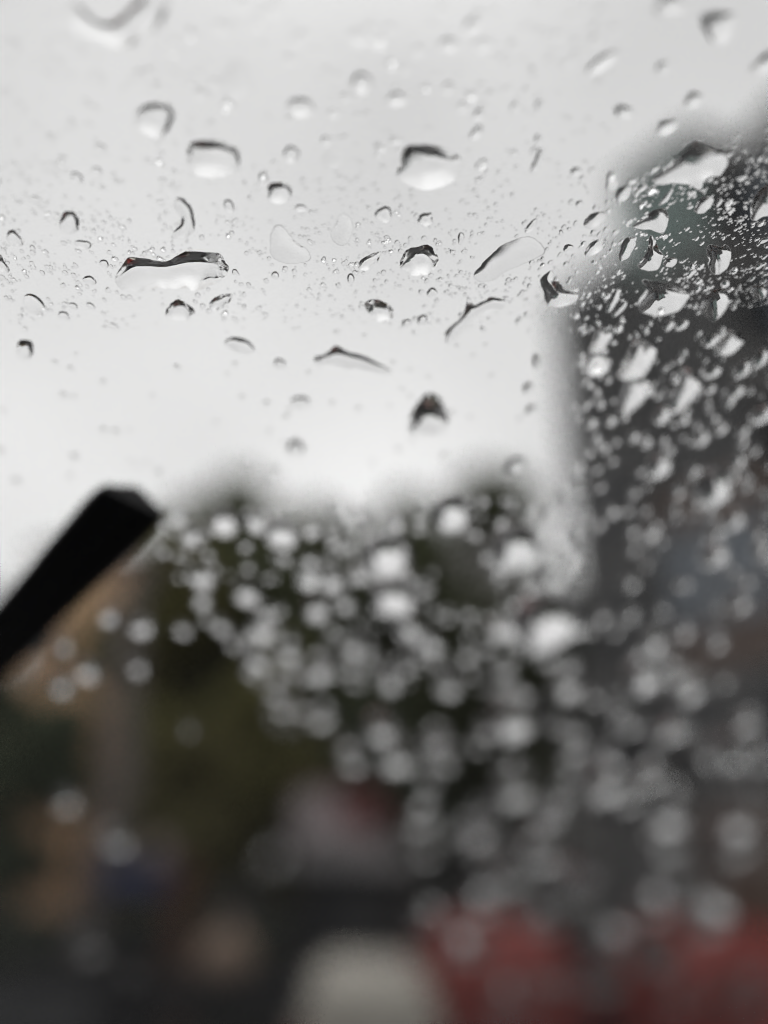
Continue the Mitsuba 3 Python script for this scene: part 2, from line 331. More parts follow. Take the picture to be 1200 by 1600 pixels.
# drops given by centre, half width, half height, tilt in degrees and contact angle
OVALS = [
 (53,475,16,16,0,24,'round grey raindrop like a ball, left edge of sky'), (140,438,11,7,0,36,'oval raindrop with dark upper rim among the tiny droplets at left'),
 (163,412,7,7,0,36,'small round raindrop at the left end of the long bar drop'), (100,493,9,7,10,30,'oval raindrop right of the grey ball drop'),
 (115,478,6,6,0,30,'tiny oval raindrop above the oval one near the grey ball drop'), (142,478,7,5,-30,30,'tilted tiny raindrop below the droplets at left'),
 (130,382,12,8,0,32,'raindrop with dark arched top above the tiny droplets at left'), (470,168,22,16,0,28,'blurred wide raindrop with grey arched top, upper middle'),
 (455,241,13,13,0,32,'raindrop outlined by a grey arch above the black-arched round drop'), (522,248,17,17,0,20,'faint round raindrop in the upper middle sky'),
 (470,325,10,6,0,34,'small flat-topped raindrop right of the black-arched round drop'), (358,322,8,11,0,30,'small arch-shaped raindrop right of the comma drop'),
 (375,540,22,13,-10,30,'blurred oval raindrop below the long bar drop'), (535,360,18,22,0,15,'faint tall raindrop in the centre of the sky'),
 (600,335,13,13,0,32,'raindrop topped by a short dark line left of the small dark-capped drop'), (370,128,24,30,0,18,'faint tall smear of rain in the upper left'),
 (548,435,6,8,0,40,'tiny arched raindrop below the slanting black-edged drop'), (675,457,9,7,20,36,'small arched raindrop above the branching drop'),
 (660,500,8,9,0,30,'faint small raindrop left of the branching drop'), (635,505,7,7,0,28,'faintest small raindrop left of the branching drop'),
 (720,372,5,10,0,50,'tiny ragged dark mark of rain right of centre'), (830,353,6,13,-30,46,'thin dark slanted raindrop at the upper end of the broad smear'),
 (430,430,6,6,0,34,'tiny round raindrop right of the long bar drop'), (368,426,6,5,0,36,'tiny raindrop at the right end of the long bar drop'),
 (80,262,12,10,0,20,'faint small raindrop upper left of the round black-rimmed drop'), (55,312,10,7,0,22,'faint flat raindrop near the left edge'),
 (120,278,10,9,0,28,'small raindrop with grey cap above the round black-rimmed drop'), (85,98,14,12,0,22,'blurred pale raindrop under the huge crescent, left one'),
 (150,122,14,13,0,22,'blurred pale raindrop under the huge crescent, right one'), (18,72,17,11,0,24,'blurred raindrop at the left edge near the top'),
 (560,58,18,13,0,22,'blurred pale raindrop near the top, middle'), (620,155,16,12,0,26,'blurred raindrop with faint grey mark, upper middle'),
 (565,130,16,18,0,28,'blurred raindrop with slanted grey mark, upper middle'), (738,40,14,12,20,40,'blurred grey raindrop near the top right of middle'),
 (755,70,20,12,0,22,'blurred pale raindrop right of the grey one near the top'), (700,70,16,11,0,28,'blurred raindrop left of the grey one near the top'),
 (1035,105,10,10,0,42,'small blurred dark raindrop right of the slanting streak'), (1045,8,24,16,0,30,'blurred raindrop cut by the top edge at right'),
 (900,268,9,7,0,46,'tiny dark fleck of rain left of the sloping roof'), (842,166,6,10,0,42,'upper fleck of the faint dotted trail'),
 (840,218,5,9,0,42,'lower fleck of the faint dotted trail'), (905,318,5,6,0,36,'tiny raindrop above the two raindrops beside the building'),
 (888,388,7,8,0,38,'tiny raindrop left of the two raindrops beside the building'), (825,606,8,9,20,46,'blurred grey raindrop left of the building, middle of three'),
 (830,640,9,8,0,46,'blurred grey raindrop left of the building, lowest of three'), (470,628,14,10,0,32,'blurred faint raindrop below the flat long-tailed drop'),
 (437,568,9,8,0,44,'blurred small dark raindrop left of the flat long-tailed drop'), (462,700,10,10,0,36,'blurred faint raindrop lowest in the sky left of the bell drop'),
 (805,728,12,9,0,34,'blurred faint raindrop above the roofs at right'), (1123,316,4.5,8,0,50,'slim upright bright raindrop right of the bean-shaped drop'),
 (1003,294,9,5,30,46,'small bright slanted raindrop at the teal corner'), (1045,508,8,9,0,56,'small bright round raindrop under the largest building drop, left'),
 (1065,508,8,10,-30,56,'small bright oval raindrop under the largest building drop, right'), (1110,532,15,10,15,58,'blurred bright oval raindrop left of the slanted one'),
 (1160,578,12,14,-20,58,'blurred bright upright raindrop near the right edge'), (1110,581,15,11,10,58,'blurred bright oval raindrop below the slanted one'),
 (1188,560,12,16,0,58,'blurred bright raindrop touching the right edge'), (1145,612,17,12,10,60,'blurred bright oval raindrop right of the slanting pair'),
 (1190,650,11,16,-20,60,'blurred upright bright raindrop at the right edge'), (1035,650,10,9,0,60,'blurred small bright raindrop under the slanting pair'),
 (850,978,44,25,-5,66,'widest bright blur of a raindrop, in front of the dark roof line'), (605,872,30,18,0,62,'bright wide blur of a raindrop in the middle, upper of two'),
 (615,936,28,20,0,62,'bright wide blur of a raindrop in the middle, lower of two'), (805,860,30,18,0,64,'bright wide blur of a raindrop left of the building foot'),
 (705,805,24,18,0,62,'bright blurred raindrop at the tree tops'), (440,836,20,20,0,60,'bright blurred raindrop on the tree crown, right of two'),
 (350,818,18,18,0,60,'bright blurred raindrop on the tree crown, left of two'), (805,1126,34,26,0,66,'bright blurred raindrop below the widest blur'),
 (805,1234,32,27,0,66,'bright blurred raindrop second below the widest blur'), (885,1073,22,22,0,66,'bright round blur of a raindrop right of the one below the widest blur'),
 (1007,1058,27,22,0,68,'bright blurred raindrop in front of the building, centre'), (595,1140,22,22,0,64,'bright round blur of a raindrop, upper of a touching pair'),
 (620,1185,27,25,0,64,'bright round blur of a raindrop, lower of a touching pair'), (1130,1180,30,24,25,68,'bright tilted blur of a raindrop near the right edge'),
 (1112,765,24,17,20,66,'bright tilted blur of a raindrop on the upper building'), (1117,870,16,17,0,66,'bright small round blur on the building'),
 (1030,730,15,17,0,64,'bright pear-shaped blur on the building'), (1145,815,13,14,0,64,'small bright round blur above the round one on the building'),
 (945,1230,30,26,0,68,'bright round blur of a raindrop low on the building, left'), (1042,1322,30,26,0,68,'bright round blur of a raindrop low on the building, middle'),
 (1150,1330,28,26,0,66,'grey round blur of a raindrop low at the right edge'), (850,1336,33,28,0,66,'grey round blur of a raindrop above the red vans, right of a pair'),
 (797,1372,32,27,0,64,'grey round blur of a raindrop above the red vans, left of a pair'), (940,1540,34,28,15,64,'grey oval blur of a raindrop between the red vans, lower'),
 (1025,1500,32,27,15,64,'grey oval blur of a raindrop between the red vans, upper'), (1072,1400,30,27,10,60,'dim round blur above the right red van'),
 (180,1316,20,14,0,62,'lone bright oval blur in the dark lower left'), (135,1050,14,14,0,60,'brightest round blur on the tan building'),
 (222,982,13,13,0,60,'pale round blur right of the tan building'), (325,867,6,6,0,72,'tiny sparkling raindrop among the tree blurs'),
]
traced_shapes = [t[0].buffer(1.5) for t in taken]
traced_shapes += [shapely.affinity.scale(shapely.Point(x, y).buffer(1), hw + 2, hh + 2) for x, y, hw, hh, *_ in OVALS if y < 640]
union_traced = shapely.union_all(traced_shapes)
shapely.prepare(union_traced)

placed = []
def free(x, y, r, gap=.7):
    if not placed: return True
    p = np.array(placed)
    return bool(np.all(np.hypot(p[:, 0] - x, p[:, 1] - y) > gap * (p[:, 2] + r)))
for k, (x, y, hw, hh, tilt, contact, label) in enumerate(OVALS):
    a, b = px_size(x, y)
    big = max(hw, hh) > 9
    if y > 640: contact, hw, hh = 80, hw * (1.35 if y < 1000 else 1.12), hh * 2
    contact = 58 if 26 <= contact < 50 else contact + 12 if contact < 26 else contact
    low = y > 640
    v, f = cap_mesh(on_glass(x, y), hw * a, min(hh * b, (1.25 if y < 1000 else 1.8) * hw * a) if low else hh * b, contact, math.radians(tilt), .16 if contact < 60 else .07, 900 + k, 8 if big else 6, 28 if big else 20, -.08)
    placed.append((x, y, max(hw, hh)))
    add_drop(v, f, label, None, x, y, 2 * math.sqrt(hw * hh))
MID = [(285,985),(483,878),(517,908),(255,862),(318,905),(362,1005),(345,980),(505,1122),(550,1190),(668,1220),(660,1285),(750,1310),(640,905),(743,835),(905,985),(855,900),(985,965),(990,860),(1015,838),(990,770),(945,700),(962,690),(1080,690),(1140,750),(1165,910),(1120,950),(1155,945),(1025,1005),(1080,1080),(970,1120),(1120,1005),(985,1250),(880,1245),(1055,1245),(680,1155),(760,1140),(700,965),(640,985),(655,1025),(790,1050),(730,960),(540,945),(500,1045),(430,985),(455,1000),(510,1020),(575,1020),(560,900),(760,870),(830,920),(780,985),(850,1445),(1110,1450),(790,1560),(730,1490),(1055,1570),(105,1255),(138,1484),(295,1140),(205,1525),(215,1043),(100,1010),(170,965),(97,1072),(430,1085),(398,818),(540,820),(575,810),(620,815),(660,790),(300,900),(385,930),(415,960),(920,985),(1010,760),(1085,735),(1160,690),(925,660),(1010,690),(1060,770),(1190,860),(935,820)]
def wiped(x, y):
    return y > 840 and x < 245 + (y - 860) * .72
MASS = []
while len(MID) < 300 - len(TRACED) - len(OVALS):
    x, y = rng.uniform(250, 1210), rng.uniform(470, 1560)
    if wiped(x, y) or (x < 890 and y < 800) or (x > 890 and y < 480): continue
    if rng.random() > (1.0 if y < 760 else .6 if y < 1080 else .4 if y < 1300 and x < 700 else .6): continue
    if not free(x, y, 12): continue
    MID.append((x, y))
for k, (x, y) in enumerate(MID):
    a, b = px_size(x, y)
    c = 96 * max(0, 1 - (YV - y) / (YV - YF))
    hw = max(5.0, (.40 if y < 1000 else .34) * c * rng.uniform(.55, 1.45)) * (0.75 if wiped(x, y) else 1)
    hh = hw * rng.uniform(1.0, 1.3)
    placed.append((x, y, hw))
    v, f = cap_mesh(on_glass(x, y), hw * a, min(hh * b, rng.uniform(1.3, 1.7) * hw * a if y < 1000 else rng.uniform(1.7, 2.4) * hw * a), rng.uniform(74, 84), rng.uniform(-.4, .4), .06, 2000 + k, 7, 22, -.08)
    add_drop(v, f, None, None, x, y, 2 * hw)

# the many tiny droplets nobody could count: one mesh
V, FF, nv = [], [], 0
def droplet(x, y, hw, hh, contact, rot, seed, rings=4, seg=10, skew=.1):
    global nv
    a, b = px_size(x, y)
    v, f = cap_mesh(on_glass(x, y), hw * a, min(hh * b, 1.4 * hw * a) if y > 640 else hh * b, contact, rot, .3 if y < 640 else .1, seed, rings, seg, skew)
    V.append(v); FF.append(f + nv); nv += len(v)
occupied = []
def scatter(n, x0, x1, y0, y1, rmin, rmax, contact, ok=lambda x, y: True, power=2.2, rot=0.0, stretch=1.0):
    done = 0
    clump = rng.integers(0, 1000)
    for _ in range(n * 12):
        if done >= n: break
        x, y = rng.uniform(x0, x1), rng.uniform(y0, y1)
        if not ok(x, y): continue
        if meshkit.noise(np.array([x / 45, y / 30, clump])) < rng.uniform(.15, .75): continue
        if shapely.contains_xy(union_traced, x, y): continue
        r = rmin + (rmax - rmin) * rng.random() ** power
        if y > 520:
            if not free(x, y, r): continue
            placed.append((x, y, r))
        droplet(x, y, r * stretch, r, contact * rng.uniform(.85, 1.15), rot + rng.normal() * .3, int(rng.integers(1 << 30)), skew=-.08 if y > 640 else .5 if contact > 50 else .1)
        done += 1
sky_side = lambda x, y: x < 900 or y < 700 - .46 * x
bld_side = lambda x, y: x > 885 and y > 300 - (x - 965) * .74
scatter(1250, -10, 960, 230, 520, 1.2, 4.6, 56, lambda x, y: abs(y - 400) < 150 * rng.random() + 20)
scatter(330, -10, 960, 0, 290, 2.5, 10, 56)
scatter(620, 880, 1210, 200, 480, .9, 2.4, 62, bld_side, 2.0, .6, 1.5)
scatter(75, 880, 1210, 240, 480, 2.6, 5.5, 60, bld_side, 2.0, .6, 1.5)
scatter(90, 885, 1210, 440, 620, 2.0, 6, 62, bld_side, 1.6)
scatter(70, 885, 1210, 560, 900, 4, 10, 78, lambda x, y: x > 900, 1.4)
scatter(150, 250, 900, 780, 1080, 4, 9, 78, lambda x, y: not wiped(x, y), 1.2)
scatter(28, 420, 1210, 900, 1300, 7, 14, 80, lambda x, y: not wiped(x, y), 1.2)
scatter(14, 600, 1210, 1300, 1600, 10, 22, 80, lambda x, y: not wiped(x, y), 1.2)
scatter(60, 0, 880, 500, 760, 3, 7, 34)
add('tiny_droplets', (np.vstack(V), np.vstack(FF)), 'water_material', smooth=True)
tag('tiny_droplets', 'countless tiny rain droplets sprinkled over the whole windscreen', 'rain droplets', kind='stuff')

# labels of the many alike drops: counted outwards from drops and things that one can find
MARKS = [(850,978,'the widest bright blur before the dark canopy'), (605,872,'the upper wide blur in the middle'), (615,936,'the lower wide blur in the middle'),
 (805,860,'the wide blur left of the building foot'), (705,805,'the bright blur at the tree tops'), (440,836,'the right bright blur on the highest tree'), (350,818,'the left bright blur on the highest tree'),
 (805,1126,'the bright blur below the widest one'), (805,1234,'the second blur below the widest one'), (1007,1058,'the central bright blur on the building'), (595,1140,'the upper of the touching pair of blurs'),
 (620,1185,'the lower of the touching pair of blurs'), (1130,1180,'the tilted blur near the right edge'), (1112,765,'the tilted blur on the upper building'), (1117,870,'the small round blur on the building'),
 (1030,730,'the pear-shaped blur on the building'), (945,1230,'the left blur low on the building'), (1042,1322,'the middle blur low on the building'), (1150,1330,'the grey blur low at the right edge'),
 (850,1336,'the grey pair of blurs above the red vans'), (940,1540,'the lower grey blur between the red vans'), (1025,1500,'the upper grey blur between the red vans'), (180,1316,'the lone blur in the dark lower left'),
 (135,1050,'the brightest blur on the tan building'), (222,982,'the pale blur right of the tan building'), (325,867,'the tiny sparkling drop'), (990,568,'the boot-shaped drop'), (990,620,'the slanting drop under the boot-shaped one'),
 (1070,615,'the slanting drop right of the boot-shaped one'), (932,570,'the oval drop at the building edge'), (1142,537,'the slanted drop near the right edge'), (245,815,'the wiper tip')]
NTH = ['nearest', 'second', 'third', 'fourth', 'fifth', 'sixth', 'seventh', 'eighth', 'ninth', 'tenth', 'eleventh', 'twelfth']
bins = {}
for key, x, y, s in drop_info:
    if labels[key]['label']: continue
    mx, my, name = min(MARKS, key=lambda m: math.hypot(m[0] - x, m[1] - y))
    side = ['right of', 'up and right of', 'above', 'up and left of', 'left of', 'down and left of', 'below', 'down and right of'][round(math.atan2(my - y, x - mx) / (math.pi / 4)) % 8]
    bins.setdefault((name, side), []).append((math.hypot(mx - x, my - y), key))
for (name, side), found in bins.items():
    found.sort()
    for n, (_, key) in enumerate(found):
        labels[key]['label'] = f'{NTH[n] + " " if len(found) > 1 else ""}blurred raindrop {side} {name}'
        labels[key]['group'] = 'small blurred raindrops on the windscreen'

# ------------------------------------------------------------------ the wiper blade lying on the glass
tipA, tipB = on_glass(168, 766), on_glass(242, 822)         # the two corners of its end
far = on_glass(-330, 1365)
mid = (tipA + tipB) / 2
axis = far - mid; L = np.linalg.norm(axis); axis /= L
side = np.array([-axis[1], axis[0]])
W = abs((tipB - tipA) @ side) * 1.20
def blade(profile, s0, s1, bow=0.0, n=14, grow=None):
    """sweep a profile (across, height) along the blade"""
    pr = np.array(profile); k = len(pr); v = []
    for s in np.linspace(s0, s1, n):
        c = mid + axis * s + side * bow * math.sin(math.pi * min(1, s / L))
        g = 1 if grow is None else float(np.interp((s - s0) / (s1 - s0), *grow))
        uvp = c + pr[:, :1] * g * side * W
        v.append(glass3(uvp, ((pr[:, 1] - .2) * g + .2) * W))
    v = np.vstack(v); f = []
    for i in range(n - 1):
        for j in range(k):
            a, b = i * k + j, i * k + (j + 1) % k
            f += [(a, b, b + k), (a, b + k, a + k)]
    f += [(0, j + 1, j) for j in range(1, k - 1)] + [((n - 1) * k, (n - 1) * k + j, (n - 1) * k + j + 1) for j in range(1, k - 1)]
    return trimesh.Trimesh(v, f, process=False)
spoiler = [(-.5, .16), (-.47, .10), (.47, .10), (.5, .15), (.46, .24), (.30, .30), (.12, .40), (.02, .44), (-.10, .40), (-.28, .28), (-.46, .22)]
add('wiper_blade__spoiler', blade(spoiler, .09 * L, L), 'black_plastic', 40)
cap = [(x * 1.03, (z - .25) * 1.04 + .25) for x, z in spoiler]
add('wiper_blade__end_cap', blade(cap, 0, .11 * L, n=24, grow=([0, .05, .12, .22, .35, 1], [.88, .95, .98, 1, 1, 1])), 'black_plastic', 40)
add('wiper_blade__rubber_lip', blade([(-.10, .10), (-.10, .07), (-.03, .06), (-.015, .004), (.015, .004), (.03, .06), (.10, .07), (.10, .10)], .01 * L, L), 'black_rubber', 40)
tag('wiper_blade', 'black wiper blade end reaching in from the left edge', 'wiper blade')

# ------------------------------------------------------------------ the street
def sheet(poly, z):
    p = np.array(poly, float)
    return trimesh.Trimesh(np.c_[p, np.full(len(p), z)], [[0, i, i + 1] for i in range(1, len(p) - 1)], process=False)
add('road', sheet([(-300, -60), (300, -60), (300, 400), (-300, 400)], GROUND), 'asphalt')
tag('road', 'dark wet asphalt road beyond the windscreen', kind='structure')
add('pavement', box((3.6, 6, GROUND - .2), (30, 30, GROUND + .13)), 'pavement_stone')
tag('pavement', 'grey stone pavement along the tall building', kind='structure')

# tall building at the right
def prism(foot, z0, z1):
    m = trimesh.creation.extrude_polygon(Polygon(foot), z1 - z0, engine='earcut'); m.apply_translation((0, 0, z0)); return m
def xy_at(x, y, z):
    d = ray(x, y); t = (z - EYE[2]) / d[2]
    return (EYE + d * t)[:2]
def facade_panel(p, q, u0, u1, z0, z1, proud, thick):
    """a slab on the wall from plan point p to q, between the shares u0..u1 of its length and the heights z0..z1"""
    p, q = np.array(p), np.array(q); d = q - p; l = np.linalg.norm(d); d /= l
    n = np.array([d[1], -d[0]])
    if n @ (p - EYE[:2]) > 0: n = -n
    a, b = p + d * u0 * l, p + d * u1 * l
    v = [(*(c + n * o), z) for z in (z0, z1) for c, o in ((a, proud - thick), (b, proud - thick), (b, proud), (a, proud))]
    return trimesh.convex.convex_hull(np.array(v))
HB, HA = 16.0, 15.3
P1, P2, P3, P4 = xy_at(964, 292, HB), xy_at(1080, 206, HB), xy_at(1150, 238, HB), xy_at(1215, 172, HB)
P5 = P4 + (P4 - P3) * 6
A1, A2 = xy_at(866, 470, HA), xy_at(968, 390, HA)
footB = [P1, P2, P3, P4, P5, P5 + np.array([6, 14]), P1 + np.array([5.2, 10])]
footA = [A1, A2, A2 + np.array([2.0, 1.2]), A1 + np.array([6, 9]), A1 + np.array([3.2, 8])]
add('office_building__wall', prism(footB, GROUND, HB), 'slate_render')
add('office_building__wing', prism(footA, GROUND, HA), 'charcoal_cladding')
def storeys(key, p, q, z_list, cols, glass, frame='metal_frame', inset=.06):
    n = cols
    for z0, z1, g in z_list:
        for i in range(n):
            k = numbered(key + '__window')
            u0, u1 = (i + inset * 2) / n, (i + 1 - inset * 2) / n
            add(k, facade_panel(p, q, u0, u1, z0, z1, .06, .08), frame)
            du = (u1 - u0) * .06
            add(k + '__pane', facade_panel(p, q, u0 + du, u1 - du, z0 + .08, z1 - .08, .085, .02), g)
st = lambda tops, g: [(z, z + 2.0, gg) for z, gg in zip(tops, g)]
levels = [GROUND + 3.6 + 2.9 * i for i in range(5)]
storeys('office_building', P1, P2, [(12.6, 15.6, 'teal_glass'), (9.2, 12.2, 'dark_glass')] + st(levels[:3], ['dark_glass', 'blue_glass', 'dark_glass']), 2, None)
storeys('office_building', P2, P3, st(levels, ['dark_glass', 'blue_glass', 'dark_glass', 'dark_glass', 'dark_glass']), 1, None)
storeys('office_building', P3, P4, st(levels, ['blue_glass', 'blue_glass', 'dark_glass', 'blue_glass', 'blue_glass']), 1, None)
storeys('office_building', P4, P5, st(levels, ['blue_glass', 'dark_glass', 'blue_glass', 'dark_glass', 'dark_glass']), 5, None)
storeys('office_building', A1, A2, st(levels, ['dark_glass'] * 5), 2, None)
for p, q in ((P1, P2), (P2, P3), (P3, P4), (P4, P5)):
    for z in (levels[0] - .9, levels[1] - .7, levels[2] - .7):
        add(numbered('office_building__band'), facade_panel(p, q, .02, .98, z, z + .55, .05, .07), 'brown_cladding')
    add(numbered('office_building__parapet'), facade_panel(p, q, 0, 1, HB - .25, HB + .12, .12, .3), 'charcoal_cladding')
    add(numbered('office_building__shutter'), facade_panel(p, q, .06, .94, GROUND + .15, GROUND + 2.5, .05, .07), 'brown_cladding')
tag('office_building', 'tall dark grey building with teal glass corner at the right', 'building')

# grey house in the middle, tan building at the left
gl, gr_ = at(470, 900, 34), at(835, 860, 34)
ztop = at(700, 822, 34)[2]
add('grey_house__wall', box((gl[0], 34, GROUND), (gr_[0], 44, ztop)), 'grey_wall')
zl = at(900, 905, 34)[2]
add('grey_house__lower_wing', box((gr_[0] + .004, 34.3, GROUND), (at(1010, 900, 34)[0], 43, zl)), 'grey_wall')
zr = at(800, 935, 31)[2]; rl, rr = at(755, 935, 31), at(905, 935, 31)
add('grey_house__canopy', box((rl[0], 30.6, zr - .35), (rr[0] + .6, 33.99, zr)), 'dark_roof')
for iz in range(4):
    for ix in range(6):
        x0 = gl[0] + 1.0 + ix * (gr_[0] - gl[0] - 1.5) / 6; z0 = GROUND + 1.4 + iz * 3.3
        if z0 + 1.8 < ztop:
            k = numbered('grey_house__window')
            add(k, box((x0, 33.93, z0), (x0 + 1.25, 34.03, z0 + 1.7)), 'metal_frame')
            add(k + '__pane', box((x0 + .08, 33.90, z0 + .08), (x0 + 1.17, 33.925, z0 + 1.62)), 'dark_glass')
tag('grey_house', 'grey flat house behind the trees with dark canopy over its right part', 'building')
tl, tr = at(52, 900, 26), at(195, 900, 26); tz = at(120, 868, 26)[2]
add('tan_building__wall', box((tl[0], 26, GROUND), (tr[0], 33, tz)), 'tan_plaster')
add('tan_building__roof', box((tl[0] - .3, 25.7, tz + .003), (tr[0] + .3, 33.3, tz + .35)), 'dark_roof')
for iz in range(4):
    k = numbered('tan_building__window'); z0 = GROUND + 1.6 + iz * 3.2
    add(k, box(((tl[0] * .7 + tr[0] * .3) - .5, 25.93, z0), ((tl[0] * .7 + tr[0] * .3) + .5, 26.03, z0 + 1.5)), 'metal_frame')
    add(k + '__pane', box(((tl[0] * .7 + tr[0] * .3) - .42, 25.90, z0 + .08), ((tl[0] * .7 + tr[0] * .3) + .42, 25.925, z0 + 1.42)), 'dark_glass')
tag('tan_building', 'narrow tan plastered building at the left, partly behind the wiper', 'building')

# trees
def limb(a, b, r0, r1, n=8):
    a, b = np.array(a, float), np.array(b, float); d = b - a; d /= np.linalg.norm(d)
    u = np.cross(d, [.31, .9, .2]); u /= np.linalg.norm(u); w = np.cross(d, u)
    t = np.arange(n) * 2 * math.pi / n
    ring = np.cos(t)[:, None] * u + np.sin(t)[:, None] * w
    v = np.vstack([a + ring * r0, b + ring * r1, [b]])
    f = [(j, (j + 1) % n, n + (j + 1) % n) for j in range(n)] + [(j, n + (j + 1) % n, n + j) for j in range(n)] + [(n + j, n + (j + 1) % n, 2 * n) for j in range(n)]
    return trimesh.Trimesh(v, f, process=False)
def tree(x, dist, top, half_px, leaf, label, crown_bottom, seed, leaves=5200, trunk='bark'):
    """a tree standing dist metres off whose top is seen at (x, top)"""
    r = np.random.default_rng(seed)
    t = at(x, top, dist); bx, by = t[0], dist
    half = abs(at(x + half_px, top, dist)[0] - t[0])
    zb = at(x, crown_bottom, dist)[2]
    H = t[2] - GROUND
    key = numbered('tree')
    limbs, blobs = [], []
    fork = np.array([bx, by, GROUND + .45 * H])
    limbs.append(limb((bx + r.normal() * .2, by, GROUND - .1), fork, .03 * H * .55, .02 * H * .55))
    for i in range(20):
        u = r.uniform(.04, .93)
        z = zb + (t[2] - zb) * u
        rad = half * math.sqrt(max(0, 1 - (2 * u - .85) ** 2 * .8)) * r.uniform(.35, .8)
        ang = r.uniform(0, 6.28)
        c = np.array([bx + rad * math.cos(ang), by + rad * math.sin(ang) * .8, z])
        limbs.append(limb(fork + [0, 0, r.uniform(-.1, .2) * H * .3], c, .008 * H, .002 * H, 6))
        blobs.append((c, half * r.uniform(.28, .5)))
    blobs.append((np.array([bx, by, t[2] - half * .35]), half * .38))
    wts = np.array([b[1] ** 2 for b in blobs]); wts /= wts.sum()
    which = r.choice(len(blobs), leaves, p=wts)
    d = r.normal(size=(leaves, 3)); d /= np.linalg.norm(d, axis=1, keepdims=True)
    c = np.array([b[0] for b in blobs])[which] + d * (np.array([b[1] for b in blobs])[which] * r.uniform(.35, 1.05, leaves) ** .5)[:, None]
    s = half * r.uniform(.07, .13, leaves)[:, None]
    a = r.normal(size=(leaves, 3)); a /= np.linalg.norm(a, axis=1, keepdims=True)
    b = np.cross(a, r.normal(size=(leaves, 3))); b /= np.linalg.norm(b, axis=1, keepdims=True)
    v = np.stack([c + a * s, c + b * s * .6, c - a * s, c - b * s * .6], 1).reshape(-1, 3)
    q = np.arange(leaves)[:, None] * 4
    f = np.vstack([q + [0, 1, 2], q + [0, 2, 3]])
    add(key + '__trunk', trimesh.util.concatenate(limbs), trunk, 40)
    add(key + '__crown', trimesh.Trimesh(v, f, process=False), leaf)
    tag(key, label, 'tree')
tree(375, 22, 738, 125, 'leaf_material_1', 'tree with the highest crown, left of the middle', 1290, 11)
tree(270, 20, 825, 105, 'leaf_material_0', 'olive brown tree between the tan building and the highest tree', 1330, 12)
tree(505, 25, 782, 115, 'leaf_material_1', 'green tree right of the highest tree', 1300, 13)
tree(640, 26, 766, 115, 'leaf_material_1', 'broad green tree in the middle of the row', 1290, 14)
tree(748, 27, 748, 125, 'leaf_material_1', 'rounded tree with top just left of the tall building', 1270, 15)
tree(850, 30, 900, 60, 'leaf_material_3', 'small dark tree close to the corner of the tall building', 1260, 16)
tree(430, 17, 1000, 110, 'leaf_material_0', 'low olive bushy tree before the tree row', 1420, 17)
tree(60, 15, 1090, 110, 'leaf_material_3', 'dark bushy tree in front of the tan building', 1440, 18)
tree(300, 14, 1120, 90, 'leaf_material_2', 'low brownish tree behind the grey pole', 1440, 19)
tree(590, 20, 1090, 110, 'leaf_material_3', 'low dark tree behind the red and white sign', 1420, 20)
tree(330, 31, 815, 120, 'leaf_material_1', 'far tree showing between the olive brown and the highest tree', 1330, 22, 6000)
tree(450, 33, 815, 120, 'leaf_material_0', 'far tree showing between the highest tree and the next to its right', 1330, 23, 6000)
tree(225, 29, 905, 90, 'leaf_material_3', 'far tree at the right corner of the tan building', 1350, 24, 5000)
tree(0, 22, 915, 75, 'leaf_material_3', 'dark tree at the far left edge behind the wiper', 1400, 21)

# hedge along the left roadside
def hedge(x0, x1, dist, top, seed):
    r = np.random.default_rng(seed); n = 5000
    a, b = at(x0, top, dist), at(x1, top, dist)
    c = np.c_[r.uniform(a[0], b[0], n), dist + r.uniform(-.7, .7, n), GROUND + (a[2] - GROUND) * r.uniform(0, 1, n) * (1 - .12 * r.random(n))]
    s = r.uniform(.05, .10, n)[:, None]
    u = r.normal(size=(n, 3)); u /= np.linalg.norm(u, axis=1, keepdims=True)
    w = np.cross(u, r.normal(size=(n, 3))); w /= np.linalg.norm(w, axis=1, keepdims=True)
    v = np.stack([c + u * s, c + w * s * .6, c - u * s, c - w * s * .6], 1).reshape(-1, 3)
    q = np.arange(n)[:, None] * 4
    return trimesh.Trimesh(v, np.vstack([q + [0, 1, 2], q + [0, 2, 3]]), process=False)
add('hedge__leaves', hedge(-140, 440, 10.8, 1415, 5), 'leaf_material_3')
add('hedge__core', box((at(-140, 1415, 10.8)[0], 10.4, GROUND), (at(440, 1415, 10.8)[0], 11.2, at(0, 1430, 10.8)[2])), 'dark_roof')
tag('hedge', 'dark dense hedge across the lower left behind the street things', 'hedge')

# grey bent pole before the tan building
pp = [at(232, 868, 9.9), at(196, 950, 9.9), at(192, 1120, 9.9), at(188, 1240, 9.9), at(165, 1310, 9.9)]
pp.append(np.array([pp[-1][0] - .1, 9.9, GROUND]))
add('leaning_tree_trunk', trimesh.util.concatenate([limb(p, q, .17, .17, 12) for p, q in zip(pp[:-1], pp[1:])] + [trimesh.creation.icosphere(subdivisions=2, radius=.172).apply_translation(p) for p in pp[1:-1]]), 'pale_bark', 40)
tag('leaning_tree_trunk', 'pale grey bare trunk curving up in front of the tan building', 'trunk')

